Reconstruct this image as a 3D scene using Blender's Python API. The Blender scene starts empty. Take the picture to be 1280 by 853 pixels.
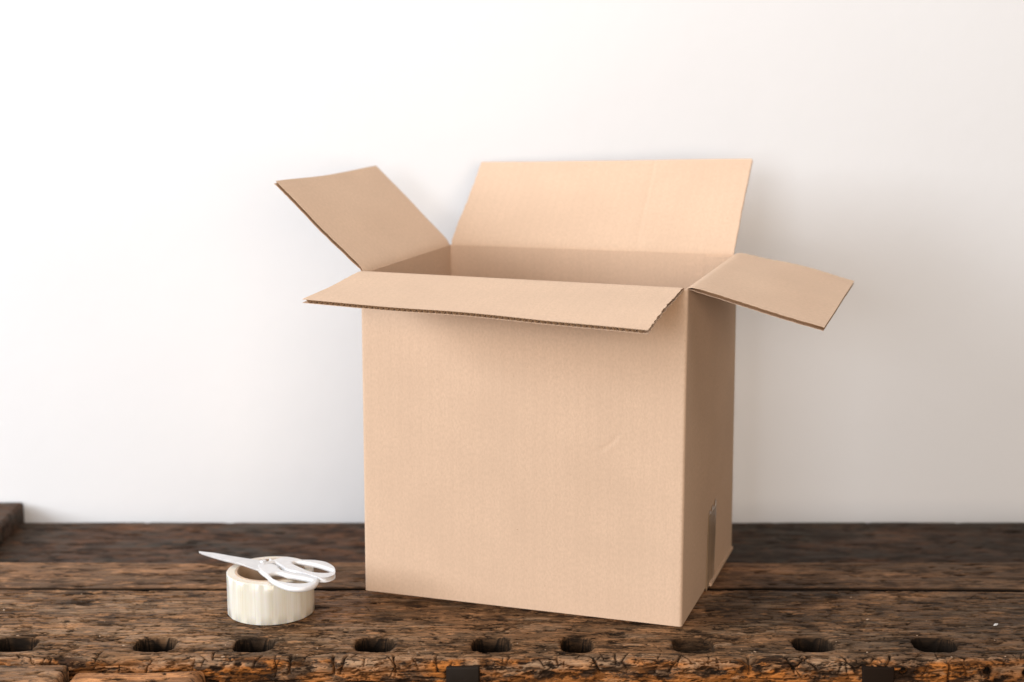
import bpy, bmesh, math, random
import numpy as np
from mathutils import Vector

rng = np.random.default_rng(7)
random.seed(7)
S = bpy.context.scene
COL = S.collection

# ------------------------------------------------------------------ camera, world, lamps, exposure
cam_d = bpy.data.cameras.new('camera'); cam = bpy.data.objects.new('camera', cam_d); COL.objects.link(cam)
cam.location = (0, 0, 0.6613); cam.rotation_euler = (math.radians(90) - 0.18476, 0, 0)
cam_d.lens = 54.84; cam_d.sensor_width = 36; cam_d.clip_start = .05; cam_d.clip_end = 50
cam_d.dof.use_dof = True; cam_d.dof.focus_distance = 1.765; cam_d.dof.aperture_fstop = 3.4
cam_d.dof.aperture_blades = 0
S.camera = cam

world = bpy.data.worlds.new('World'); S.world = world; world.use_nodes = True
wb = world.node_tree.nodes['Background']
wb.inputs[0].default_value = (1.0, .78, .56, 1); wb.inputs[1].default_value = .10

def area(name, loc, target, sx, sy, power, color):
    l = bpy.data.lights.new(name, 'AREA'); l.shape = 'RECTANGLE'; l.size = sx; l.size_y = sy
    l.energy = power; l.color = color
    o = bpy.data.objects.new(name, l); COL.objects.link(o); o.location = loc
    d = Vector(target) - Vector(loc); o.rotation_euler = d.to_track_quat('-Z', 'Y').to_euler()
    return o
area('side_window_light', (-3.9, .4, 1.58), (-.1, 1.9, .25), 2.0, 1.7, 205, (.91, .97, 1.05))
area('front_window_light', (-1.4, -2.3, 1.0), (0.2, 2.2, .45), 1.2, 1.2, 58, (.91, .97, 1.05))
area('room_bounce_light', (.8, -2.4, .95), (0.95, 2.4, .55), 2.6, 1.6, 96, (1, .815, .65))
area('ceiling_bounce_light', (.2, 1.25, 2.5), (.0, 1.75, .0), 1.7, 1.4, 32, (.98, .98, 1.0))  # unseen overhead lamp standing in for light bounced off the ceiling

S.view_settings.view_transform = 'Standard'; S.view_settings.look = 'None'
S.view_settings.exposure = 0; S.view_settings.gamma = 1
S.render.engine = 'CYCLES'
S.cycles.max_bounces = 8; S.cycles.diffuse_bounces = 5

# ------------------------------------------------------------------ helpers
def make_mesh(name, verts, faces, mat, parent=None, smooth=True, uv=None, attrs=None, sharp=None):
    me = bpy.data.meshes.new(name)
    verts = np.asarray(verts, dtype=np.float32).reshape(-1, 3)
    if isinstance(faces, np.ndarray) and faces.ndim == 2:
        n, k = faces.shape
        me.vertices.add(len(verts)); me.vertices.foreach_set('co', verts.ravel())
        me.loops.add(n * k); me.loops.foreach_set('vertex_index', faces.ravel().astype(np.int32))
        me.polygons.add(n); me.polygons.foreach_set('loop_start', (np.arange(n) * k).astype(np.int32))
        me.update(calc_edges=True)
    else:
        me.from_pydata(verts.tolist(), [], [list(map(int, f)) for f in faces]); me.update()
    me.validate()
    if uv is not None:
        uv = np.asarray(uv, dtype=np.float32)
        li = np.empty(len(me.loops), dtype=np.int32); me.loops.foreach_get('vertex_index', li)
        l = me.uv_layers.new(name='UVMap'); l.data.foreach_set('uv', uv[li].ravel())
    for k, v in (attrs or {}).items():
        a = me.attributes.new(k, 'FLOAT', 'POINT'); a.data.foreach_set('value', np.asarray(v, dtype=np.float32).ravel())
    me.polygons.foreach_set('use_smooth', np.full(len(me.polygons), smooth))
    if sharp is not None: me.set_sharp_from_angle(angle=math.radians(sharp))
    me.materials.append(mat)
    o = bpy.data.objects.new(name, me); COL.objects.link(o)
    if parent is not None: o.parent = parent
    return o

def thing(name, label, cat, loc=(0, 0, 0), rotz=0, group=None):
    o = bpy.data.objects.new(name, None); COL.objects.link(o); o.empty_display_size = .02
    o.location = loc; o.rotation_euler = (0, 0, rotz)
    o['label'] = label; o['category'] = cat
    if group: o['group'] = group
    return o

def grid_faces(nu, nv, off=0, flip=False):
    i, j = np.meshgrid(np.arange(nu - 1), np.arange(nv - 1), indexing='ij')
    a = off + i * nv + j; b = a + nv; c = b + 1; d = a + 1
    f = np.stack([a, b, c, d], -1).reshape(-1, 4)
    return f[:, ::-1].copy() if flip else f

def vnoise(shape, cells, seed):
    """smooth value noise on an array of `shape`, lattice cells (cx, cy)"""
    r = np.random.default_rng(seed)
    cx, cy = max(2, int(cells[0])), max(2, int(cells[1]))
    L = r.random((cx + 2, cy + 2)).astype(np.float32)
    x = np.linspace(0, cx, shape[0], endpoint=False); y = np.linspace(0, cy, shape[1], endpoint=False)
    xi, yi = x.astype(int), y.astype(int); fx, fy = x - xi, y - yi
    fx = (fx * fx * (3 - 2 * fx))[:, None].astype(np.float32); fy = (fy * fy * (3 - 2 * fy))[None].astype(np.float32)
    A = L[xi][:, yi]; B = L[xi + 1][:, yi]; C_ = L[xi][:, yi + 1]; D = L[xi + 1][:, yi + 1]
    return (A * (1 - fx) + B * fx) * (1 - fy) + (C_ * (1 - fx) + D * fx) * fy

def fbm(shape, size, feat, seed, octaves=4, gain=.5):
    """size = metres (x,y), feat = feature size in metres (x,y)"""
    out = 0; amp = 1; tot = 0; cx, cy = size[0] / feat[0], size[1] / feat[1]
    for o in range(octaves):
        out = out + amp * vnoise(shape, (cx * 2 ** o, cy * 2 ** o), seed + 31 * o); tot += amp; amp *= gain
    return out / tot
def sstep(a, b, x):
    t = np.clip((x - a) / (b - a), 0, 1); return t * t * (3 - 2 * t)

# ------------------------------------------------------------------ materials
def new_mat(name):
    m = bpy.data.materials.new(name); m.use_nodes = True
    nt = m.node_tree; b = nt.nodes['Principled BSDF']
    return m, nt, b
def N(nt, t, **kw):
    n = nt.nodes.new(t)
    for k, v in kw.items(): setattr(n, k, v)
    return n
def mixc(nt, fac, a, b, mode='MIX'):
    n = N(nt, 'ShaderNodeMix', data_type='RGBA', blend_type=mode)
    for s, v in ((0, fac), (6, a), (7, b)):
        if isinstance(v, (int, float)): n.inputs[s].default_value = v
        elif isinstance(v, tuple): n.inputs[s].default_value = (*v, 1)
        else: nt.links.new(v, n.inputs[s])
    return n.outputs[2]
def noise(nt, vec, scale, detail=4, rough=.55, vscale=None):
    if vscale:
        mp = N(nt, 'ShaderNodeMapping'); mp.inputs['Scale'].default_value = vscale
        nt.links.new(vec, mp.inputs[0]); vec = mp.outputs[0]
    n = N(nt, 'ShaderNodeTexNoise'); n.inputs['Scale'].default_value = scale
    n.inputs['Detail'].default_value = detail; n.inputs['Roughness'].default_value = rough
    nt.links.new(vec, n.inputs['Vector']); return n.outputs[0]
def ramp(nt, v, a, b, lo=0.0, hi=1.0):
    n = N(nt, 'ShaderNodeMapRange'); n.interpolation_type = 'SMOOTHSTEP'
    nt.links.new(v, n.inputs[0])
    for i, x in enumerate((a, b, lo, hi)): n.inputs[1 + i].default_value = x
    return n.outputs[0]
def math_(nt, op, a, b):
    n = N(nt, 'ShaderNodeMath', operation=op)
    for i, v in enumerate((a, b)):
        if isinstance(v, (int, float)): n.inputs[i].default_value = v
        else: nt.links.new(v, n.inputs[i])
    return n.outputs[0]
def bump(nt, h, strength, dist, normal=None):
    n = N(nt, 'ShaderNodeBump'); n.inputs['Strength'].default_value = strength; n.inputs['Distance'].default_value = dist
    nt.links.new(h, n.inputs['Height'])
    if normal is not None: nt.links.new(normal, n.inputs['Normal'])
    return n.outputs[0]

def cardboard(name, base, flute=True):
    m, nt, b = new_mat(name)
    uv = N(nt, 'ShaderNodeUVMap').outputs[0] if flute else N(nt, 'ShaderNodeTexCoord').outputs['Object']
    fib = noise(nt, uv, 420, 3, .6, (1, .55, 1))
    blot = noise(nt, uv, 14, 4, .6)
    spk = noise(nt, uv, 900, 1, .5)
    c = mixc(nt, ramp(nt, blot, .3, .7), tuple(x * .965 for x in base), tuple(min(1, x * 1.03) for x in base))
    c = mixc(nt, ramp(nt, fib, .3, .75, 0, .75), c, tuple(x * .86 for x in base))
    c = mixc(nt, ramp(nt, spk, .70, .78, 0, .5), c, tuple(min(1, x * 1.28) for x in base))
    spk2 = noise(nt, uv, 260, 1, .5)
    c = mixc(nt, ramp(nt, spk2, .76, .82, 0, .45), c, (base[0] * .5, base[1] * .42, base[2] * .35))
    nrm = bump(nt, fib, .22, .0006)
    if flute:
        w = N(nt, 'ShaderNodeTexWave', wave_type='BANDS', bands_direction='X')
        w.inputs['Scale'].default_value = 1 / .0065 / 3.18 * .5 * 1.0; w.inputs['Distortion'].default_value = .6; w.inputs['Detail'].default_value = 1
        nt.links.new(uv, w.inputs['Vector'])
        nrm = bump(nt, w.outputs[1], .09, .0005, nrm)
        c = mixc(nt, ramp(nt, w.outputs[1], .2, 1, 0, .09), c, tuple(x * .82 for x in base))
        bl = noise(nt, uv, 9, 2, .5); nrm = bump(nt, bl, .25, .004, nrm)
    nt.links.new(c, b.inputs['Base Color']); nt.links.new(nrm, b.inputs['Normal'])
    b.inputs['Roughness'].default_value = .8; b.inputs['Specular IOR Level'].default_value = .07
    return m
KRAFT = (.615, .438, .310)
M_card = cardboard('kraft_cardboard', KRAFT)
M_flute = cardboard('corrugated_core', (.28, .17, .095), False)

def simple(name, col, rough=.5, spec=.5, metal=0.0):
    m, nt, b = new_mat(name)
    tc = N(nt, 'ShaderNodeTexCoord').outputs['Object']
    n1 = noise(nt, tc, 60, 4, .6)
    c = mixc(nt, ramp(nt, n1, .3, .7), tuple(x * .93 for x in col), tuple(min(1, x * 1.04) for x in col))
    nt.links.new(c, b.inputs['Base Color'])
    nt.links.new(ramp(nt, n1, .3, .7, rough * .85, min(1, rough * 1.15)), b.inputs['Roughness'])
    b.inputs['Metallic'].default_value = metal; b.inputs['Specular IOR Level'].default_value = spec
    return m

def wood(name, light, mid, dark, grey, face_col, greyness=.5, rough=.5, fine=1.0, spec=.05):
    """old bench wood. attributes: pit (0..1 dirt in gouges), face (0 top .. 1 worn arris/front), wear (patches)"""
    m, nt, b = new_mat(name)
    tc = N(nt, 'ShaderNodeTexCoord').outputs['Object']
    at = lambda n: N(nt, 'ShaderNodeAttribute', attribute_name=n).outputs['Fac']
    pit, face, wear = at('pit'), at('face'), at('wear')
    g0 = noise(nt, tc, 7, 5, .6, (1, 22, 22)); q1 = noise(nt, tc, 4.2, 3, .55, (1, 2.4, 2.4)); q2 = noise(nt, tc, 6.5, 4, .6, (1, 3, 3))
    g1 = noise(nt, tc, 26, 6, .62, (1, 9, 9))
    g2 = noise(nt, tc, 90, 5, .65, (1, 12, 12))
    p1 = noise(nt, tc, 9, 5, .6, (1, 2.2, 2.2))
    p2 = noise(nt, tc, 22, 5, .62, (1, 2.6, 2.6))
    p3 = noise(nt, tc, 5, 3, .5, (1, 1.6, 1.6))
    c = mixc(nt, ramp(nt, g1, .34, .66), mid, light)
    c = mixc(nt, ramp(nt, g0, .46, .60, 0, .35), c, dark)
    c = mixc(nt, ramp(nt, q1, .48, .60, 0, .70), c, tuple(x * .55 for x in mid))
    c = mixc(nt, ramp(nt, q2, .54, .66, 0, .60), c, tuple(min(1, x * 1.7) for x in light))
    c = mixc(nt, ramp(nt, p1, .42, .62, 0, greyness), c, grey)
    c = mixc(nt, ramp(nt, p2, .50, .64, 0, .82), c, dark)
    cf = mixc(nt, ramp(nt, g1, .3, .68), tuple(x * .45 for x in face_col), face_col)
    cf = mixc(nt, ramp(nt, p2, .47, .56, 0, .93), cf, (.022, .012, .007))
    cf = mixc(nt, ramp(nt, p3, .52, .68, 0, .6), cf, (.05, .024, .012))
    c = mixc(nt, face, c, cf)
    c = mixc(nt, wear, c, mixc(nt, ramp(nt, g1, .35, .65), (.21, .125, .072), (.42, .265, .155)))
    c = mixc(nt, ramp(nt, g2, .50, .70, 0, .55), c, tuple(x * .55 for x in dark))
    g3 = noise(nt, tc, 60, 5, .75, (1, 2.6, 2.6)); g4 = noise(nt, tc, 150, 3, .6, (1, 2.4, 2.4))
    c = mixc(nt, ramp(nt, g3, .555, .62, 0, .85 * fine), c, (.016, .011, .008))
    c = mixc(nt, ramp(nt, g4, .60, .70, 0, .55 * fine), c, (.020, .013, .009))
    g5 = noise(nt, tc, 34, 5, .7, (1, 3, 3))
    c = mixc(nt, ramp(nt, g5, .55, .64, 0, .60), c, tuple(min(1, x * 1.45) for x in light))
    dd = math_(nt, 'MULTIPLY', pit, 1.0)
    right_shade = math_(nt, 'ADD', noise(nt, tc, 5, 5, .6, (1, 2, 2)), at('right_shade'))
    c = mixc(nt, ramp(nt, right_shade, .78, .95, 0, .55), c, (.022, .015, .010))  # painted shade: wood colour darkened toward the right, edge broken by noise
    c = mixc(nt, dd, c, (.012, .009, .007))
    nt.links.new(c, b.inputs['Base Color'])
    nrm = bump(nt, g1, .5 * fine, .0018); nrm = bump(nt, g2, .55 * fine, .0009, nrm)
    nt.links.new(nrm, b.inputs['Normal'])
    nt.links.new(ramp(nt, p2, .3, .7, rough * .85, rough * 1.25), b.inputs['Roughness'])
    nt.links.new(ramp(nt, pit, 0, .8, spec, 0), b.inputs['Specular IOR Level'])
    return m
M_wood_top = wood('worn_bench_wood', (.310, .155, .070), (.120, .060, .027), (.016, .009, .005), (.120, .084, .052),
                  (.46, .160, .034), .34, .50, 1.0, .08)
M_wood_mid = wood('brown_bench_wood', (.270, .135, .063), (.145, .072, .034), (.036, .018, .009), (.115, .080, .050),
                  (.27, .12, .05), .30, .50, .6, .06)
M_wood_well = wood('dark_bench_wood', (.110, .046, .020), (.042, .023, .013), (.013, .008, .005), (.064, .056, .044),
                   (.2, .09, .04), .6, .46, .5, .05)
M_wood_jaw = wood('orange_bench_wood', (.46, .21, .085), (.28, .115, .042), (.070, .032, .015), (.24, .14, .08),
                  (.46, .19, .06), .3, .5)

# ------------------------------------------------------------------ setting: plaster wall
m, nt, b = new_mat('white_painted_wall')
tc = N(nt, 'ShaderNodeTexCoord').outputs['Object']
c = mixc(nt, ramp(nt, noise(nt, tc, 1.6, 4, .5), .3, .7), (.722, .720, .720), (.746, .744, .744))
nt.links.new(c, b.inputs['Base Color']); b.inputs['Roughness'].default_value = .7
nt.links.new(bump(nt, noise(nt, tc, 45, 5, .55), .15, .003), b.inputs['Normal'])
nx, nz = 60, 40
xs = np.linspace(-2.6, 2.6, nx); zs = np.linspace(-.9, 2.0, nz)
X, Z = np.meshgrid(xs, zs, indexing='ij')
Y = 2.302 + .004 * (vnoise((nx, nz), (9, 6), 5) - .5)
wv = np.concatenate([np.stack([X, Y, Z], -1).reshape(-1, 3), np.stack([X, Y * 0 + 2.40, Z], -1).reshape(-1, 3)])
n0 = nx * nz
rim = []
edge = [(i, 0) for i in range(nx)] + [(nx - 1, j) for j in range(1, nz)] + [(i, nz - 1) for i in range(nx - 2, -1, -1)] + [(0, j) for j in range(nz - 2, 0, -1)]
for k in range(len(edge)):
    a_, b_ = edge[k], edge[(k + 1) % len(edge)]
    ia, ib = a_[0] * nz + a_[1], b_[0] * nz + b_[1]
    rim.append((ia, ia + n0, ib + n0, ib))
wall = make_mesh('wall', wv, np.concatenate([grid_faces(nx, nz), grid_faces(nx, nz, n0, True), np.array(rim)]), m)
wall['kind'] = 'structure'

# ------------------------------------------------------------------ workbench
bench = thing('workbench', 'old scarred brown wooden workbench with a row of dog holes along its front edge', 'workbench', (0, 1.85, 0))
BL = (0, 1.85, 0)
def loc(v):
    v = np.asarray(v, float); return v - np.array(BL)

HOLES = [-.563, -.404, -.292, -.1555, -.0235, .0732, .2053, .340, .4774]
HY = 1.672
YB, YF = 1.8530, 1.622         # back seam, front edge of the front board
R = .009
def front_board():
    x0, x1 = -.92, .92
    nxx = 1500
    top_len = YB - YF - R; arc = R * math.pi / 2; face_len = .085
    Ltot = top_len + arc + face_len
    ns = 330
    xs = np.linspace(x0, x1, nxx); s = np.linspace(0, Ltot, ns)
    # profile
    py = np.empty(ns); pz = np.empty(ns); ny = np.empty(ns); nz_ = np.empty(ns)
    for i, si in enumerate(s):
        if si < top_len: py[i], pz[i], ny[i], nz_[i] = YB - si, 0, 0, 1
        elif si < top_len + arc:
            a = (si - top_len) / R
            py[i] = YF + R - R * math.sin(a); pz[i] = -R + R * math.cos(a); ny[i] = -math.sin(a); nz_[i] = math.cos(a)
        else: py[i], pz[i], ny[i], nz_[i] = YF, -R - (si - top_len - arc), -1, 0
    sh = (nxx, ns); sz = (x1 - x0, Ltot)
    XX = xs[:, None] * np.ones((1, ns)); SS = np.ones((nxx, 1)) * s[None]
    h = np.zeros(sh, np.float32); pit = np.zeros(sh, np.float32)
    arris = np.exp(-((SS - top_len - arc * .45) / .013) ** 2)
    facem = sstep(top_len - .006, top_len + arc * .5, SS)
    warp = fbm(sh, sz, (.06, .03), 3, 3) - .5
    # low undulation
    h += .0022 * (fbm(sh, sz, (.16, .05), 11, 3) - .5)
    h += .0030 * (fbm(sh, sz, (.07, .02), 19, 3) - .6) * arris
    # grain fibres
    gr = fbm(sh, sz, (.05, .0035), 23, 3, .6) - .5
    h += .0011 * gr
    # ragged gouges, more toward the front
    dens = -.4 + 1.4 * sstep(.06, .17, SS)
    gz = fbm(sh, sz, (.022, .0065), 41, 4, .6)
    gm = sstep(.60, .70, gz + .055 * dens + .10 * (fbm(sh, sz, (.09, .05), 47, 2) - .5))
    h -= .0013 * gm; pit = np.maximum(pit, gm * .55)
    gz2 = fbm(sh, sz, (.012, .0028), 53, 3, .6)
    g2 = sstep(.66, .74, gz2 + .05 * dens); h -= .0011 * g2; pit = np.maximum(pit, g2 * .85)
    # cuts and chisel marks
    r = np.random.default_rng(99)
    def cut(cx, cs, ln, ang, wd, dp, dirt=.95):
        ca, sa = math.cos(ang), math.sin(ang)
        i0 = np.searchsorted(xs, cx - ln); i1 = np.searchsorted(xs, cx + ln)
        j0 = np.searchsorted(s, cs - ln); j1 = np.searchsorted(s, cs + ln)
        if i1 <= i0 or j1 <= j0: return
        dx = XX[i0:i1, j0:j1] - cx; ds = SS[i0:i1, j0:j1] - cs
        t = dx * ca + ds * sa; q = -dx * sa + ds * ca + .00035 * np.sin(t * 300 + cx * 99)
        k = np.exp(-(q / wd) ** 2) * sstep(ln * .5, ln * .38, np.abs(t))
        h[i0:i1, j0:j1] -= dp * k; pit[i0:i1, j0:j1] = np.maximum(pit[i0:i1, j0:j1], k * dirt)
    for _ in range(170):      # along-grain nicks on the top
        cut(r.uniform(-.8, .8), r.uniform(.005, top_len), r.uniform(.006, .028), r.normal(0, .25), r.uniform(.0006, .0013), r.uniform(.0008, .0022), r.uniform(.6, 1))
    for _ in range(60):       # odd-angle knife marks
        cut(r.uniform(-.8, .8), r.uniform(.01, top_len), r.uniform(.008, .03), r.uniform(-1.3, 1.3), r.uniform(.0004, .0008), .001, .7)
    for _ in range(95):       # saw marks over the arris
        cut(r.uniform(-.8, .8), top_len + r.uniform(-.008, arc + .004), r.uniform(.010, .030), math.pi / 2 + r.normal(0, .45), r.uniform(.0005, .0010), r.uniform(.001, .003))
    for cx, an in ((-.197, 1.5), (-.186, 1.8), (-.130, 1.45), (-.245, 1.6), (.092, 1.25), (.180, 2.1), (.262, 1.57), (.306, 1.2), (.318, 2.3), (.327, .8), (.372, 1.1), (.392, 2.4), (.40, .7), (.415, 1.9)):
        cut(cx, top_len + .006, .034, an, .0013, .004, 1)
    for _ in range(110):      # along-grain splits in the front face
        cut(r.uniform(-.8, .8), top_len + arc + r.uniform(.002, face_len), r.uniform(.02, .09), r.normal(0, .04), r.uniform(.0005, .0012), r.uniform(.001, .003), .9)
    fz = fbm(sh, sz, (.009, .0022), 83, 4, .65); fk = sstep(.60, .68, fz) * facem
    h -= .0014 * fk; pit = np.maximum(pit, .8 * fk)
    for _ in range(70):       # torn pits
        cx, cs, ra = r.uniform(-.8, .8), r.uniform(.02, Ltot - .02), r.uniform(.0015, .0042)
        i0, i1 = np.searchsorted(xs, [cx - 4 * ra, cx + 4 * ra]); j0, j1 = np.searchsorted(s, [cs - 2 * ra, cs + 2 * ra])
        d = np.hypot((XX[i0:i1, j0:j1] - cx) / 1.9, SS[i0:i1, j0:j1] - cs) / ra + 1.5 * warp[i0:i1, j0:j1]
        k = sstep(1.1, .6, d); h[i0:i1, j0:j1] -= .0025 * k; pit[i0:i1, j0:j1] = np.maximum(pit[i0:i1, j0:j1], k * .95)
    # larger breakouts of the arris
    for cx, wd, dp in ((-.425, .035, .006), (-.445, .012, .006), (-.235, .020, .0045), (.262, .006, .010), (.385, .018, .0045), (-.03, .012, .002)):
        k = np.exp(-((XX - cx) / wd) ** 2) * np.exp(-((SS - top_len - arc * .5) / .010) ** 2) * (.6 + .9 * (warp + .5))
        h -= dp * k; pit = np.maximum(pit, .75 * sstep(.5, .9, k))
    # nail holes in the front face (round, dark)
    for cx, cz in ((.524, .013), (.567, .014), (.432, .013)):
        cs = top_len + arc + cz - R
        d = np.hypot(XX - cx, SS - cs); k = sstep(.0052, .0036, d)
        h -= .010 * k; pit = np.maximum(pit, k); pit = np.maximum(pit, .5 * sstep(.009, .004, d))
    # vertical check in the face
    k = np.exp(-((XX - .4815 - .0006 * np.sin(SS * 300)) / .0011) ** 2) * sstep(top_len + .004, top_len + .010, SS)
    h -= .004 * k; pit = np.maximum(pit, k)
    # dog holes: squarish, worn rims
    for n_, cx in enumerate(HOLES):
        w = [.024, .0225, .0215, .0215, .0215, .0175, .0225, .0215, .0235][n_]
        dx = (XX - cx) / w; dy = (SS - (YB - HY)) / .0215
        d = (np.abs(dx) ** 3.2 + np.abs(dy) ** 3.2) ** (1 / 3.2) + .16 * warp + .06 * (gr)
        rimk = sstep(1.28, .97, d)
        h -= .0016 * rimk ** 2
        k = sstep(1.015, .955, d)
        h = h * (1 - k) + k * (-[.055, .050, .055, .045, .055, .055, .009, .050, .020][n_] - [.004, .006, .004, .006, .004, .004, .012, .006, .016][n_] * (gr + gz - .5))
        pit = np.maximum(pit, sstep(1.10, 1.0, d) * (1 if n_ != 6 else .82)); pit = np.maximum(pit, .38 * sstep(1.5, 1.0, d) * (fbm(sh, sz, (.01, .004), 77 + n_, 2) > .42))
    # the back edge sinks a little into the seam
    h -= .0016 * sstep(.0022, 0, SS)
    pit = np.maximum(pit, sstep(.0040, .0016, SS))
    V = np.stack([XX, py[None] + ny[None] * h, pz[None] + nz_[None] * h], -1)
    # wavy seam and arris
    V[..., 1] += (.0016 * np.sin(xs * 5.1 + 1) - .0040 * (xs + .1))[:, None] * sstep(top_len, 0, SS)
    wearm = arris * sstep(.30, .50, fbm(sh, sz, (.07, .02), 61, 3)) * .85 * (1 - pit)
    wearm = np.maximum(wearm, .75 * sstep(.46, .66, fbm(sh, sz, (.10, .022), 71, 4)) * sstep(.10, .17, SS) * (1 - facem) * (1 - pit) * sstep(.15, -.35, XX))
    wearm = np.maximum(wearm, .55 * sstep(.60, .70, fbm(sh, sz, (.055, .010), 67, 4)) * (1 - facem))
    V = V.reshape(-1, 3) - np.array(BL)
    nv = len(V)
    f1 = grid_faces(nxx, ns, 0, True)
    # close it: back face and underside
    a0 = np.stack([xs, np.full(nxx, YB - .0005), np.full(nxx, -.094)], -1)
    a0[:, 1] = V.reshape(nxx, ns, 3)[:, 0, 1] + BL[1]
    extra = (a0 - np.array(BL))
    allv = np.concatenate([V, extra])
    i = np.arange(nxx - 1)
    f2 = np.stack([i * ns, (i + 1) * ns, nv + i + 1, nv + i], -1)
    f3 = np.stack([nv + i, nv + i + 1, (i + 1) * ns + ns - 1, i * ns + ns - 1], -1)
    z = np.zeros(nxx)
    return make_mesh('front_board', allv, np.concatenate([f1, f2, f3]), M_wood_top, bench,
                     attrs=dict(pit=np.append(pit.ravel(), z), face=np.append(facem.ravel(), z), wear=np.append(wearm.ravel(), z), right_shade=np.append((.42 * sstep(-.15, .5, XX) * (1 - facem)).ravel(), z)))  # last mask paints shade into the right part of the top
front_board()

def board(name, x0, x1, y0, y1, ztop, th, mat, seed, res=.0022, amp=1.0, back_wave=0.0, front_off=None, r=.003, face_at=None, pits=60, label=None, wearg=0):
    """a sawn board: top height field that rolls over its four edges, closed with sides and underside"""
    nxx = max(12, int((x1 - x0) / res)); ny_ = max(12, int((y1 - y0) / (res * .8)))
    xs = np.linspace(x0, x1, nxx); ys = np.linspace(y0, y1, ny_)
    sh = (nxx, ny_); sz = (x1 - x0, y1 - y0)
    XX, YY = np.meshgrid(xs, ys, indexing='ij')
    h = amp * (.0020 * (fbm(sh, sz, (.16, .05), seed, 3) - .5) + .0009 * (fbm(sh, sz, (.06, .004), seed + 5, 3) - .5))
    pit = np.zeros(sh)
    gz = fbm(sh, sz, (.03, .007), seed + 9, 4, .6); k = sstep(.66, .74, gz); h -= amp * .001 * k; pit = np.maximum(pit, .6 * k)
    rr = np.random.default_rng(seed)
    for _ in range(pits):
        cx, cy, ra, el = rr.uniform(x0, x1), rr.uniform(y0, y1), rr.uniform(.0012, .0035), rr.uniform(1.2, 5)
        an = rr.normal(0, .2); ca, sa = math.cos(an), math.sin(an)
        i0, i1 = np.searchsorted(xs, [cx - 12 * ra, cx + 12 * ra]); j0, j1 = np.searchsorted(ys, [cy - 8 * ra, cy + 8 * ra])
        dx = XX[i0:i1, j0:j1] - cx; dy = YY[i0:i1, j0:j1] - cy
        d = np.hypot((dx * ca + dy * sa) / el, -dx * sa + dy * ca) / ra
        k = sstep(1.2, .4, d); h[i0:i1, j0:j1] -= .0015 * k; pit[i0:i1, j0:j1] = np.maximum(pit[i0:i1, j0:j1], .95 * k)
    if name == 'board': pit[:, 0] = 1; pit[:, 1] = np.maximum(pit[:, 1], .5)
    de = np.minimum(np.minimum(XX - x0, x1 - XX), np.minimum(YY - y0, y1 - YY))
    q = np.clip(1 - de / r, 0, 1)
    h -= r * (1 - np.sqrt(np.clip(1 - q * q, 0, 1)))
    V = np.stack([XX, YY, ztop + h], -1)
    if back_wave: V[:, -1, 1] += back_wave * (vnoise((nxx, 2), (24, 2), seed + 3)[:, 0] - .5); V[:, -1, 2] -= back_wave * 1.2 * vnoise((nxx, 2), (14, 2), seed + 4)[:, 0]
    if front_off is not None: V[..., 1] += front_off(xs)[:, None] * sstep(y1, y0, YY)
    Vt = V.reshape(-1, 3); nt_ = len(Vt)
    edge = [(i, 0) for i in range(nxx)] + [(nxx - 1, j) for j in range(1, ny_)] + [(i, ny_ - 1) for i in range(nxx - 2, -1, -1)] + [(0, j) for j in range(ny_ - 2, 0, -1)]
    idx = np.array([i * ny_ + j for i, j in edge]); ne = len(idx)
    lev = [0, .25, .5, .75, 1]; rings = [idx]; extra = []
    base = nt_
    for l in lev[1:]:
        p = Vt[idx].copy(); p[:, 2] = Vt[idx][:, 2] * (1 - l) + (ztop - th) * l
        extra.append(p); rings.append(base + np.arange(ne)); base += ne
    extra.append(np.array([[(x0 + x1) / 2, (y0 + y1) / 2, ztop - th]])); cidx = base
    F = []
    for a, b_ in zip(rings[:-1], rings[1:]):
        F.append(np.stack([a, b_, np.roll(b_, -1), np.roll(a, -1)], -1))
    last = rings[-1]
    F.append(np.stack([last, np.full(ne, cidx), np.full(ne, cidx), np.roll(last, -1)], -1))
    AV = np.concatenate([Vt] + extra) - np.array(BL)
    nE = len(AV) - nt_
    fc = np.zeros(sh) if face_at is None else face_at(XX, YY)
    wr = wearg * sstep(.5, .65, fbm(sh, sz, (.08, .012), seed + 21, 3)) * (1 - pit)
    tris = np.array([(int(a), int(b_), cidx) for a, b_ in zip(np.roll(last, -1), last)])
    faces = np.concatenate([grid_faces(nxx, ny_)] + F[:-1]).tolist() + tris.tolist()
    o = make_mesh(name, AV, faces, mat, bench, attrs=dict(pit=np.append(pit.ravel(), np.full(nE, 1.0 if name == 'board' else .15)), face=np.append(fc.ravel(), np.full(nE, float(face_at is not None))), wear=np.append(wr.ravel(), np.zeros(nE)), right_shade=np.append((.42 * sstep(-.15, .5, XX)).ravel(), np.zeros(nE))), sharp=50)  # last mask paints in the same shade toward the right
    if label: o['label'] = label
    return o
seam = lambda xs: (.0016 * np.sin(xs * 5.1 + 1) - .0040 * (xs + .1))
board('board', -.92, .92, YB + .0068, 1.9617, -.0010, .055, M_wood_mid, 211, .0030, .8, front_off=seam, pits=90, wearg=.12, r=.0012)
board('tray_board', -.92, .92, 1.9617 + .001, 2.296, -.050, .03, M_wood_well, 311, .0040, 1.0, back_wave=.004, pits=30, label='dark sunken tray board along the back of the bench')
# end block of the tray at far left
board('end_block', -.92, -.745, 1.985, 2.292, -.0168, .0325, M_wood_well, 411, .0025, .7, r=.0025, pits=10, label='raised wooden block at the left end of the tray')
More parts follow.
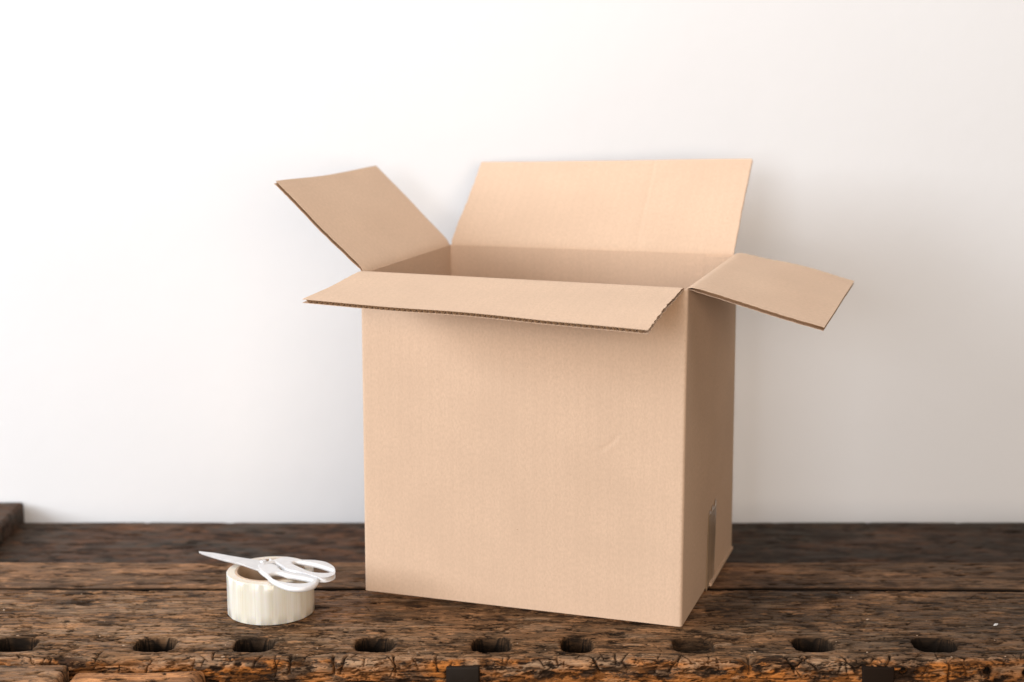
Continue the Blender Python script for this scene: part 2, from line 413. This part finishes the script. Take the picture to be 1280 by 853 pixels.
# vise jaws at the left of the front edge
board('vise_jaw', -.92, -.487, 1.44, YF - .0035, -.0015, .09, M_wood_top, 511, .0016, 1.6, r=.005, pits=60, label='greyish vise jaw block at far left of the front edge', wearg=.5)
board('vise_jaw', -.4825, -.337, 1.535, YF - .004, -.0065, .085, M_wood_jaw, 611, .0011, 2.6, r=.014, pits=30, label='orange brown vise jaw block with broken corners')

# iron plates let into the front face
M_iron = simple('dark_iron', (.014, .009, .006), .45, .12, .0)
M_plug = simple('dark_wood_plug', (.014, .008, .005), .7, .05)
def plate(name, cx, w, z0, z1, prot, mat, bev=.0015):
    bm = bmesh.new(); bmesh.ops.create_cube(bm, size=1)
    for v in bm.verts:
        v.co.x = cx + v.co.x * w; v.co.z = (z0 + z1) / 2 + v.co.z * (z1 - z0); v.co.y = YF - prot / 2 + .006 + v.co.y * (prot + .012)
        v.co -= Vector(BL)
    bmesh.ops.bevel(bm, geom=bm.edges[:], offset=bev, segments=3, affect='EDGES', profile=.5)
    me = bpy.data.meshes.new(name); bm.to_mesh(me); bm.free(); me.materials.append(mat)
    for p in me.polygons: p.use_smooth = True
    me.set_sharp_from_angle(angle=math.radians(40))
    o = bpy.data.objects.new(name, me); COL.objects.link(o); o.parent = bench; return o
plate('iron_plate', -.0540, .037, -.075, -.0055, .0045, M_iron, .0022)
plate('wooden_plug', .4035, .0350, -.075, -.0075, .0022, M_plug)

# bench legs carry the slab to the floor level outside the picture
for lx in (-.80, .80):
    for ly in (1.70, 2.02):
        bm = bmesh.new(); bmesh.ops.create_cube(bm, size=1)
        for v in bm.verts:
            v.co.x = lx + v.co.x * .09; v.co.y = ly - BL[1] + v.co.y * .09; v.co.z = -.094 + (v.co.z - .5) * .806 + (.0 if ly < 1.9 else .0)
            if ly > 1.9 and v.co.z > -.2: v.co.z = -.0546
        bmesh.ops.bevel(bm, geom=bm.edges[:], offset=.004, segments=2, affect='EDGES')
        me = bpy.data.meshes.new('leg'); bm.to_mesh(me); bm.free(); me.materials.append(M_wood_mid)
        o = bpy.data.objects.new('leg', me); COL.objects.link(o); o.parent = bench

# ------------------------------------------------------------------ cardboard box
box = thing('cardboard_box', 'large open brown cardboard box standing on the workbench with its four flaps spread', 'box', (.058, 1.93, .0))
BO = np.array([.058, 1.93, 0.])
ZB, ZT = .0060, .4015
B4 = [np.array(p) for p in ((-.1815, 1.8339), (.1957, 1.7092), (.2962, 2.0141), (-.0810, 2.1388))]     # FL FR RR RL bottom
T4 = [np.array(p) for p in ((-.1826, 1.8580), (.1964, 1.7227), (.2958, 2.0321), (-.0872, 2.1407))]
TH = .004
def inset(c4, d):
    out = []
    for i in range(4):
        p, q, r_ = c4[i - 1], c4[i], c4[(i + 1) % 4]
        e1 = (q - p) / np.linalg.norm(q - p); e2 = (r_ - q) / np.linalg.norm(r_ - q)
        n1 = np.array([-e1[1], e1[0]]); n2 = np.array([-e2[1], e2[0]])
        bis = n1 + n2; bis /= np.dot(bis, n1) * 1.0
        out.append(q + bis * d)
    return out
def panel_path(c4, i, r, nmid):
    """plan path of wall i (corner i to i+1) including the rounded fold at corner i+1"""
    a, b_, c_ = c4[i], c4[(i + 1) % 4], c4[(i + 2) % 4]
    e = (b_ - a) / np.linalg.norm(b_ - a); e2 = (c_ - b_) / np.linalg.norm(c_ - b_)
    P0 = a + e * r; P1 = b_ - e * r; P2 = b_ + e2 * r
    pts = [P0 + (P1 - P0) * t for t in np.linspace(0, 1, nmid)]
    for t in np.linspace(0, 1, 6)[1:]:
        pts.append((1 - t) ** 2 * P1 + 2 * t * (1 - t) * b_ + t * t * P2)
    return np.array(pts)
def wall_panel(name, i, nmid, nz_, dent=None):
    zs = np.linspace(0, 1, nz_)
    rows_o, rows_i = [], []
    for t in zs:
        c4 = [B4[k] * (1 - t) + T4[k] * t for k in range(4)]
        # walls bow a touch at mid height
        po = panel_path(c4, i, .0042, nmid)
        pi = panel_path(inset(c4, TH), i, .0008, nmid)
        a, b_ = c4[i], c4[(i + 1) % 4]; e = (b_ - a) / np.linalg.norm(b_ - a); n = np.array([e[1], -e[0]])
        u = np.clip(np.arange(len(po)) / (nmid - 1), 0, 1)
        bow = .0016 * np.sin(math.pi * u) * math.sin(math.pi * t) * (1 if i != 1 else 1.6)
        po = po + n[None] * bow[:, None]; pi = pi + n[None] * bow[:, None]
        rows_o.append(po); rows_i.append(pi)
    O = np.array(rows_o); I = np.array(rows_i)           # nz, nu, 2
    nu = O.shape[1]
    z = ZB + (ZT - .0045 - ZB) * zs
    ov = np.concatenate([O, np.broadcast_to(z[:, None, None], (nz_, nu, 1))], -1)
    iv = np.concatenate([I, np.broadcast_to(z[:, None, None], (nz_, nu, 1))], -1)
    a, b_ = B4[i], B4[(i + 1) % 4]; e = (b_ - a) / np.linalg.norm(b_ - a); n = np.array([e[1], -e[0], 0])
    U = (O - a) @ e
    if dent:
        ZZ = z[:, None] * np.ones((1, nu))
        for (u0, z0, u1, z1, w, d) in dent:
            L = math.hypot(u1 - u0, z1 - z0); t = ((U - u0) * (u1 - u0) + (ZZ - z0) * (z1 - z0)) / L
            q = (-(U - u0) * (z1 - z0) + (ZZ - z0) * (u1 - u0)) / L - .10 * (t - L / 2) ** 2 / L * 4
            k = np.exp(-((t - L / 2) / (L * .45)) ** 2)
            ov -= (n[None, None] * (d * k * (np.exp(-(q / w) ** 2) - .6 * np.exp(-((q + 1.6 * w) / w) ** 2)))[..., None])
    ring = np.cumsum(np.r_[0, np.linalg.norm(np.diff(O[0], axis=0), axis=1)])
    uv1 = np.stack([np.broadcast_to(ring[None], (nz_, nu)) + i * .4, np.broadcast_to(z[:, None], (nz_, nu))], -1)
    V = np.concatenate([ov.reshape(-1, 3), iv.reshape(-1, 3)]) - BO
    n0 = nz_ * nu
    F = [grid_faces(nz_, nu, 0, True), grid_faces(nz_, nu, n0)]
    edge = [(0, j) for j in range(nu)] + [(r_, nu - 1) for r_ in range(1, nz_)] + [(nz_ - 1, j) for j in range(nu - 2, -1, -1)] + [(r_, 0) for r_ in range(nz_ - 2, 0, -1)]
    idx = np.array([r_ * nu + j for r_, j in edge]); nx_ = np.roll(idx, -1)
    F.append(np.stack([idx, idx + n0, nx_ + n0, nx_], -1)[:, ::-1])
    return make_mesh(name, V, np.concatenate(F), M_card, box, uv=np.concatenate([uv1.reshape(-1, 2), uv1.reshape(-1, 2)]), sharp=60)
wall_panel('front_panel', 0, 150, 150, dent=[(.294, .202, .322, .226, .0018, .0013)])
wall_panel('side_panel', 1, 50, 50)
wall_panel('back_panel', 2, 50, 50)
wall_panel('side_panel', 3, 50, 50)

# glue tab inside the rear right corner
ci = inset(T4, TH); cb = inset(B4, TH)
def lerp(a, b_, t): return a * (1 - t) + b_ * t
v = []
for off in (.0012, .0058):
    for (c4, z) in ((cb, ZB + .002), (ci, ZT - .009)):
        d = c4[3] - c4[2]; e = d / np.linalg.norm(d); nrm = np.array([-e[1], e[0]])
        for t in (.003, .0365):
            p = c4[2] + e * t + nrm * off
            v.append((p[0], p[1], z))
# order: off, z, t
f = [(0, 1, 3, 2), (4, 6, 7, 5), (0, 4, 5, 1), (2, 3, 7, 6), (0, 2, 6, 4), (1, 5, 7, 3)]
tabuv = [(0, 0), (.034, 0), (0, .39), (.034, .39)] * 2
make_mesh('glue_tab', np.array(v) - BO, f, M_card, box, smooth=False, uv=tabuv)

# flaps: two liners with a real fluted core between them
PER = .0066
def flap(i, O0, O1, rough_side, wav, curl=0.0, crease=None):
    A = T4[i]; Bc = T4[(i + 1) % 4]
    e = (Bc - A) / np.linalg.norm(Bc - A); n_in = np.array([-e[1], e[0]])
    ins = .0045
    F0 = np.array([*(A + e * ins + n_in * TH * .5), ZT - .0018]); F1 = np.array([*(Bc - e * ins + n_in * TH * .5), ZT - .0018])
    O0 = np.array(O0); O1 = np.array(O1)
    L = np.linalg.norm(F1 - F0); nu = 160; ss = np.r_[np.linspace(0, .012, 9), np.linspace(.012, .155, 40)[1:]]; ns = len(ss)
    u = np.linspace(0, 1, nu)
    r = np.random.default_rng(i + 40)
    G = np.empty((nu, ns, 3))
    for a in range(nu):
        f0 = F0 + (F1 - F0) * u[a]; o0 = O0 + (O1 - O0) * u[a]
        d = o0 - f0; ln = np.linalg.norm(d); d /= ln
        W = f0 - np.array([0, 0, .0055]); Q = f0 + d * .010
        for k in range(ns):
            if ss[k] <= .012:
                t = ss[k] / .012
                G[a, k] = (1 - t) ** 2 * W + 2 * t * (1 - t) * f0 + t * t * Q
            else: G[a, k] = f0 + d * (.010 + (ss[k] - .012) / (.155 - .012) * (ln - .010))
    gu = np.gradient(G, axis=0); gs = np.gradient(G, axis=1)
    nr = np.cross(gu, gs); nr /= np.linalg.norm(nr, axis=-1, keepdims=True)
    tt = ss[None] / .155
    wv_ = wav * (fbm((nu, ns), (L, .155), (.18, .09), 70 + i, 2) - .5) * sstep(.1, .5, tt)
    if curl: wv_ = wv_ + curl * sstep(.55, 1.0, tt) * (u[:, None] ** 3)
    if crease is not None: wv_ = wv_ + .0008 * np.exp(-((u[:, None] - crease - .01 * tt) / .004) ** 2)
    G = G + nr * wv_[..., None]
    uvg = np.stack([np.broadcast_to((u * L)[:, None], (nu, ns)) + i * .4, np.broadcast_to(ZT + ss[None], (nu, ns))], -1)
    th = .0045; lin = .00035
    # crushed near the fold
    prof = (.55 + .45 * sstep(.004, .018, ss))[None, :] * th / 2
    jag_u = np.zeros((nu, ns)); 
    jag0 = rough_side * (r.random(ns) - .5); jag1 = rough_side * (r.random(ns) - .5)
    edir = (F1 - F0) / L
    root = None
    o_objs = []
    def sheet(lo, hi):
        top = G + nr * hi[..., None]; bot = G + nr * lo[..., None]
        for arr in (top, bot):
            arr[0] += edir * jag0[:, None]; arr[-1] += edir * jag1[:, None]
        V = np.concatenate([top.reshape(-1, 3), bot.reshape(-1, 3)]); n0 = nu * ns
        Fs = [grid_faces(nu, ns), grid_faces(nu, ns, n0, True)]
        edge = [(a, 0) for a in range(nu)] + [(nu - 1, k) for k in range(1, ns)] + [(a, ns - 1) for a in range(nu - 2, -1, -1)] + [(0, k) for k in range(ns - 2, 0, -1)]
        idx = np.array([a * ns + k for a, k in edge]); nx_ = np.roll(idx, -1)
        Fs.append(np.stack([idx, idx + n0, nx_ + n0, nx_], -1))
        return V, np.concatenate(Fs)
    P = np.broadcast_to(prof, (nu, ns))
    jag0 *= .5
    V1, F1_ = sheet(P - lin, P)
    V2, F2_ = sheet(-P, -P + lin)
    uvs = np.concatenate([uvg.reshape(-1, 2)] * 2)
    root = make_mesh('flap', np.concatenate([V1, V2]) - BO, np.concatenate([F1_, F2_ + len(V1)]), M_card, box, uv=np.concatenate([uvs, uvs]), sharp=50)
    # flute: sine sheet, amplitude between the liners, set back from the cut edge
    npu = int(L / PER * 8); uu = np.linspace(.0045 / L, 1 - .0045 / L, npu)
    ks = list(range(6, ns, 6)) + [ns - 1]
    FV = np.empty((npu, len(ks), 3)); ui = uu * (nu - 1)
    lo = np.floor(ui).astype(int).clip(0, nu - 2); fr = (ui - lo)[:, None]
    ph = 2 * math.pi * uu * L / PER + .6 * np.sin(uu * 23)
    for c_, k in enumerate(ks):
        base = G[lo, k] * (1 - fr) + G[lo + 1, k] * fr; nn = nr[lo, k]
        back = 0.0
        FV[:, c_] = base + nn * ((prof[0, k] - lin) * np.sin(ph) * .98)[:, None]
        if k == ns - 1: FV[:, c_] -= (gs[lo, k] / np.linalg.norm(gs[lo, k], axis=-1, keepdims=True)) * .0003
    fl = make_mesh('fluted_core', FV.reshape(-1, 3) - BO, grid_faces(npu, len(ks)), M_flute, root)
    sd = fl.modifiers.new('thick', 'SOLIDIFY'); sd.thickness = .0005; sd.offset = 0
    return root
o = flap(0, (-.2336, 1.7168, .3853), (.1400, 1.5800, .3766), .0016, .005, .0035); o['label'] = 'front flap folded down towards the viewer'
o = flap(1, (.3411, 1.6791, .3612), (.4408, 1.9883, .3677), .0040, .006); o['label'] = 'right flap folded out over the right side'
o = flap(2, (.3275, 2.1311, .5137), (-.0438, 2.2562, .5016), .0012, .006, crease=.335); o['label'] = 'rear flap standing up and leaning back'
o = flap(3, (-.1929, 2.1941, .4982), (-.2907, 1.9115, .5007), .0014, .007); o['label'] = 'left flap raised at a slant'

# bottom flaps: front half flat, rear half sagging at the tape
def slab(name, pts4, z0, z1, mat, uvs=1.0, parent=box, origin=BO, bev=.0008):
    bm = bmesh.new(); vs = []
    for k, (x, y) in enumerate(pts4): vs.append(bm.verts.new((x - origin[0], y - origin[1], (z0[k] if hasattr(z0, '__len__') else z0) - origin[2])))
    for k, (x, y) in enumerate(pts4): vs.append(bm.verts.new((x - origin[0], y - origin[1], (z1[k] if hasattr(z1, '__len__') else z1) - origin[2])))
    bm.faces.new(vs[3::-1]); bm.faces.new(vs[4:])
    for k in range(4): bm.faces.new((vs[k], vs[(k + 1) % 4], vs[4 + (k + 1) % 4], vs[4 + k]))
    bmesh.ops.bevel(bm, geom=bm.edges[:], offset=bev, segments=2, affect='EDGES')
    uvl = bm.loops.layers.uv.new('UVMap')
    for f_ in bm.faces:
        for l in f_.loops: l[uvl].uv = (l.vert.co.x, l.vert.co.y)
    me = bpy.data.meshes.new(name); bm.to_mesh(me); bm.free(); me.materials.append(mat)
    o = bpy.data.objects.new(name, me); COL.objects.link(o); o.parent = parent; return o
b4 = inset(B4, .018)
mR = lerp(b4[1], b4[2], .5); mL = lerp(b4[0], b4[3], .5)
slab('bottom_flap', [b4[0], b4[1], mR, mL], .0007, .0062, M_card)
eo = (B4[2] - B4[1]) / np.linalg.norm(B4[2] - B4[1]); eo = np.array([eo[1], -eo[0]])
mR2 = lerp(B4[1], B4[2], .503) + eo * .0035; mL2 = lerp(b4[0], b4[3], .503)
q2 = B4[2] + (B4[2] - B4[1]) * -.012 + eo * .0022
slab('bottom_flap', [mL2, mR2, q2, b4[3]], .0009, [.0056, .0056, .0056, .0056], M_card)

# packing tape strip up the right side
m, nt, b = new_mat('clear_brown_tape')
tc = N(nt, 'ShaderNodeUVMap').outputs[0]
st = noise(nt, tc, 1.0, 3, .6, (5.5, .6, 1))
wr = noise(nt, tc, 4, 4, .6, (6, 1.0, 1))
c = mixc(nt, ramp(nt, st, .42, .58), (.40, .28, .18), (.27, .18, .11))
c = mixc(nt, ramp(nt, wr, .6, .7, 0, .5), c, (.46, .38, .30))
nt.links.new(c, b.inputs['Base Color']); b.inputs['Roughness'].default_value = .28
nt.links.new(bump(nt, wr, .4, .001), b.inputs['Normal'])
M_tape = m
e = (B4[2] - B4[1]) / np.linalg.norm(B4[2] - B4[1]); ns_ = np.array([e[1], -e[0]])
Ls = np.linalg.norm(B4[2] - B4[1]); tv, tu, nr_ = [], [], 36
rt = np.random.default_rng(4)
for k in range(nr_ + 1):
    t = k / nr_; z = .0012 + t * .098
    tz = (z - ZB) / (ZT - ZB)
    lo2, hi2 = Ls * .435, Ls * .590
    if k == nr_: pass
    for q in range(9):
        s_ = lo2 + (hi2 - lo2) * q / 8
        A_ = lerp(B4[1], T4[1], max(0, tz)); Bx = lerp(B4[2], T4[2], max(0, tz))
        p = A_ + (Bx - A_) * (s_ / Ls)
        bow = .0016 * 1.6 * math.sin(math.pi * s_ / Ls) * math.sin(math.pi * max(0, tz))
        lift = .0005 + .0003 * rt.random() + (.0008 * math.sin(q * .8) ** 2 if k > nr_ - 2 else 0)
        p = p + ns_ * (bow + lift)
        zz = z + ((.004 * math.sin(q * 2.1) + .006 * q / 8) if k == nr_ else 0)
        tv.append((p[0], p[1], zz)); tu.append((q / 8, t * 2))
o = make_mesh('tape_strip', np.array(tv) - BO, grid_faces(nr_ + 1, 9, 0, True), M_tape, box, uv=tu)
sd = o.modifiers.new('thick', 'SOLIDIFY'); sd.thickness = .0002

# ------------------------------------------------------------------ tape roll
RC = (-.2888, 1.7795, .0006)
roll = thing('tape_roll', 'roll of clear packing tape lying flat on the workbench under white scissors', 'tape roll', RC)
def lathe(name, prof, mat, parent, n=160, sharp=45, wob=None, uvs=False):
    V, U = [], []
    m_ = len(prof)
    for k in range(n + (1 if uvs else 0)):
        a = 2 * math.pi * k / n
        for j, (r_, z) in enumerate(prof):
            rr_ = r_ + (wob(a, r_, z) if wob else 0)
            V.append((rr_ * math.cos(a), rr_ * math.sin(a), z)); U.append((a, z))
    F = []
    if uvs:
        for k in range(n):
            for j in range(m_):
                F.append((k * m_ + j, (k + 1) * m_ + j, (k + 1) * m_ + (j + 1) % m_, k * m_ + (j + 1) % m_))
    else:
        for k in range(n):
            for j in range(m_):
                k2 = (k + 1) % n
                F.append((k * m_ + j, k2 * m_ + j, k2 * m_ + (j + 1) % m_, k * m_ + (j + 1) % m_))
    return make_mesh(name, V, F, mat, parent, sharp=sharp, uv=U)
m, nt, b = new_mat('wound_clear_tape')
geo = N(nt, 'ShaderNodeUVMap').outputs[0]
st = noise(nt, geo, 1.0, 5, .7, (2.5, 2, 1)); st2 = noise(nt, geo, 1.0, 4, .7, (34, 5, 1))
c = mixc(nt, ramp(nt, st, .35, .65), (.66, .62, .51), (.75, .73, .66))
c = mixc(nt, ramp(nt, st2, .50, .66, 0, .28), c, (.52, .42, .25))
nt.links.new(c, b.inputs['Base Color']); b.inputs['Roughness'].default_value = .22
b.inputs['Subsurface Weight'].default_value = .35; b.inputs['Subsurface Radius'].default_value = (.02, .014, .006); b.inputs['Subsurface Scale'].default_value = .5
b.inputs['Coat Weight'].default_value = .3; b.inputs['Coat Roughness'].default_value = .12
M_roll = m
m, nt, b = new_mat('wound_tape_side')
tcc = N(nt, 'ShaderNodeTexCoord').outputs['Object']
vl = N(nt, 'ShaderNodeVectorMath', operation='LENGTH'); nt.links.new(tcc, vl.inputs[0])
cx_ = N(nt, 'ShaderNodeCombineXYZ'); nt.links.new(vl.outputs['Value'], cx_.inputs[0])
rg = noise(nt, cx_.outputs[0], 900, 3, .6)
c = mixc(nt, ramp(nt, rg, .3, .7), (.66, .56, .44), (.78, .71, .60))
nt.links.new(c, b.inputs['Base Color']); b.inputs['Roughness'].default_value = .4
b.inputs['Subsurface Weight'].default_value = .3; b.inputs['Subsurface Radius'].default_value = (.01, .007, .003)
M_side = m
Ro, Rm, Ri, Hh = .0515, .0412, .0383, .0500
wob = lambda a, r_, z: .00025 * math.sin(3 * a + 1) + .00012 * math.sin(17 * a + z * 60)
lathe('tape_winding', [(Ro - .0006, 0), (Ro, .0006), (Ro, .012), (Ro, .025), (Ro, .038), (Ro, Hh - .0006), (Ro - .0006, Hh), (Rm + .0002, Hh), (Rm + .0002, 0)], M_roll, roll, 200, wob=lambda a, r_, z: wob(a, r_, z) if r_ > .05 else 0, uvs=True)
lathe('winding_edge', [(Ro - .0010, Hh + .0003), (Ro - .0010, Hh - .001), (Rm + .0004, Hh - .001), (Rm + .0004, Hh + .0003)], M_side, roll, 160)
M_core = simple('tan_card_core', (.50, .36, .25), .7, .3)
lathe('cardboard_core', [(Rm, .0004), (Rm, Hh + .0002), (Rm - .0005, Hh + .0008), (Ri + .0005, Hh + .0008), (Ri, Hh), (Ri, .0004)], M_core, roll, 160)

# ------------------------------------------------------------------ scissors
ZS = Hh + .0006 + .0008
sc = thing('scissors', 'white handled scissors lying closed across the top of the tape roll', 'scissors', (-.289, 1.775, ZS))
SO = np.array([-.289, 1.775, ZS])
m, nt, b = new_mat('white_plastic')
tcw = N(nt, 'ShaderNodeTexCoord').outputs['Object']
c = mixc(nt, ramp(nt, noise(nt, tcw, 80, 3, .5), .3, .7), (.66, .645, .635), (.70, .69, .68))
nt.links.new(c, b.inputs['Base Color']); b.inputs['Roughness'].default_value = .32; b.inputs['Subsurface Weight'].default_value = .08
b.inputs['Subsurface Radius'].default_value = (.004, .003, .002)
M_white = m
M_blade = simple('pale_steel_blade', (.66, .65, .64), .34, .5, .3)
def smooth_closed(pts, n=10):
    pts = np.array(pts); m_ = len(pts); out = []
    for i in range(m_):
        p0, p1, p2, p3 = pts[i - 1], pts[i], pts[(i + 1) % m_], pts[(i + 2) % m_]
        for t in np.linspace(0, 1, n, endpoint=False):
            out.append(.5 * ((2 * p1) + (-p0 + p2) * t + (2 * p0 - 5 * p1 + 4 * p2 - p3) * t * t + (-p0 + 3 * p1 - 3 * p2 + p3) * t ** 3))
    return np.array(out)
def plate_from(name, outlines, z, half, bev, mat, tiltf=None, sm=True):
    cu = bpy.data.curves.new(name, 'CURVE'); cu.dimensions = '2D'; cu.fill_mode = 'BOTH'
    cu.extrude = max(half - bev, 0.00005); cu.bevel_depth = bev; cu.bevel_resolution = 4
    for n_o, ol in enumerate(outlines):
        P = smooth_closed(ol, 8) if sm else np.array(ol)
        area2 = np.sum(P[:, 0] * np.roll(P[:, 1], -1) - np.roll(P[:, 0], -1) * P[:, 1])
        tg = np.roll(P, -1, 0) - np.roll(P, 1, 0); tg /= np.linalg.norm(tg, axis=1, keepdims=True)
        nrm_ = np.stack([tg[:, 1], -tg[:, 0]], -1) * np.sign(area2)
        P = P + nrm_ * (-bev if n_o == 0 else bev * 1.9)
        if n_o == 1 and False: P = P[::-1]
        sp = cu.splines.new('POLY'); sp.points.add(len(P) - 1); sp.use_cyclic_u = True
        for k, p in enumerate(P): sp.points[k].co = (p[0] - SO[0], p[1] - SO[1], 0, 1)
    to = bpy.data.objects.new('tmp', cu); COL.objects.link(to)
    dg = bpy.context.evaluated_depsgraph_get()
    me = bpy.data.meshes.new_from_object(to.evaluated_get(dg)); bpy.data.objects.remove(to); me.name = name
    for v_ in me.vertices:
        v_.co.z += z - SO[2] + (tiltf(v_.co.x, v_.co.y) if tiltf else 0)
    me.materials.clear(); me.materials.append(mat)
    for p in me.polygons: p.use_smooth = True
    me.set_sharp_from_angle(angle=math.radians(55))
    o = bpy.data.objects.new(name, me); COL.objects.link(o); o.parent = sc; return o
FO = [(-.3034, 1.7729), (-.2965, 1.7562), (-.2867, 1.7398), (-.275, 1.7184), (-.2556, 1.6992), (-.2376, 1.6968), (-.226, 1.7072), (-.2235, 1.7255), (-.2268, 1.738), (-.238, 1.7452), (-.2559, 1.7525), (-.2718, 1.7617), (-.2803, 1.7785), (-.295, 1.786), (-.3019, 1.7823)]
FH = [(-.2806, 1.7434), (-.2746, 1.7478), (-.2638, 1.7398), (-.2483, 1.7326), (-.2346, 1.7237), (-.2391, 1.717), (-.251, 1.7166), (-.2649, 1.7226), (-.2761, 1.7333)]
RO = [(-.291, 1.7886), (-.285, 1.7936), (-.275, 1.8021), (-.2648, 1.8002), (-.2526, 1.7925), (-.2363, 1.7905), (-.2205, 1.7829), (-.2088, 1.766), (-.2045, 1.7493), (-.2045, 1.7350), (-.2120, 1.7240), (-.2225, 1.7225), (-.2310, 1.7290), (-.2418, 1.7384), (-.2554, 1.7493), (-.2716, 1.7611), (-.2768, 1.7716), (-.2843, 1.781)]
RH = [(-.2585, 1.781), (-.2483, 1.7784), (-.2351, 1.7716), (-.2216, 1.7604), (-.213, 1.7493), (-.221, 1.7457), (-.2337, 1.7501), (-.2463, 1.7634), (-.255, 1.7735)]
o = plate_from('handle', [FO, FH], ZS + .0036, .0030, .0028, M_white); o['label'] = 'handle with the finger loop nearest the viewer'
o = plate_from('handle', [RO, RH], ZS + .0060, .0030, .0028, M_white); o['label'] = 'handle with the farther finger loop'
BLD = [(-.3829, 1.8296), (-.3632, 1.8234), (-.3395, 1.8112), (-.3164, 1.8007), (-.2959, 1.7926), (-.2801, 1.7764), (-.2879, 1.7533), (-.3005, 1.7611), (-.3137, 1.7726), (-.3251, 1.7835), (-.35, 1.7995), (-.367, 1.8127), (-.3821, 1.8256)]
plate_from('blade', [BLD], ZS + .0056, .0007, .00025, M_blade, sm=False)
BLD2 = [(x + .0022, y + .0006) for x, y in BLD]
plate_from('blade', [BLD2], ZS + .0040, .0007, .00025, M_blade, sm=False)
bm = bmesh.new(); bmesh.ops.create_cone(bm, cap_ends=True, segments=24, radius1=.0040, radius2=.0033, depth=.0014)
for v_ in bm.verts: v_.co += Vector((-.2985 - SO[0], 1.7905 - SO[1], .0070))
me = bpy.data.meshes.new('pivot'); bm.to_mesh(me); bm.free(); me.materials.append(M_blade)
o = bpy.data.objects.new('pivot', me); COL.objects.link(o); o.parent = sc

# ------------------------------------------------------------------ small things on the bench
def crumb(bm, c, sx, sy, sz, r):
    g = bmesh.ops.create_icosphere(bm, subdivisions=1, radius=1)['verts']
    a = r.uniform(0, 3.1); ca, sa = math.cos(a), math.sin(a)
    for v_ in g:
        j = 1 + r.uniform(-.3, .3)
        x, y, z = v_.co.x * sx * j, v_.co.y * sy * j, v_.co.z * sz * j
        v_.co = Vector((c[0] + x * ca - y * sa, c[1] + x * sa + y * ca, c[2] + z))
M_chip = simple('white_paint_chip', (.55, .53, .50), .6)
bm = bmesh.new(); crumb(bm, (0, 0, .0009), .0050, .0020, .0007, random.Random(3))
me = bpy.data.meshes.new('paint_chip'); bm.to_mesh(me); bm.free(); me.materials.append(M_chip)
o = bpy.data.objects.new('paint_chip', me); COL.objects.link(o); o.location = (.565, 1.730, .0002)
o['label'] = 'tiny white paint flake lying on the bench at the right'; o['category'] = 'paint flake'
bm = bmesh.new(); rc = random.Random(12)
for _ in range(70):
    x = rc.uniform(-.62, .62); y = rc.choice([rc.uniform(1.632, 1.70), rc.uniform(1.632, 1.70), rc.uniform(1.63, 1.85)])
    if any(abs(x - hx) < .027 and abs(y - HY) < .026 for hx in HOLES): continue
    if -.20 < x < .32 and y > 1.72: continue
    if math.hypot(x - RC[0], y - RC[1]) < .055: continue
    s_ = rc.uniform(.0004, .0013)
    crumb(bm, (x, y, s_ * .3 - .0004), s_ * rc.uniform(1, 2.2), s_, s_ * .6, rc)
me = bpy.data.meshes.new('wood_crumbs'); bm.to_mesh(me); bm.free(); me.materials.append(simple('pale_wood_crumb', (.36, .24, .15), .6))
o = bpy.data.objects.new('wood_crumbs', me); COL.objects.link(o); o['kind'] = 'stuff'
o['label'] = 'pale wood crumbs scattered along the front of the bench'; o['category'] = 'wood crumbs'
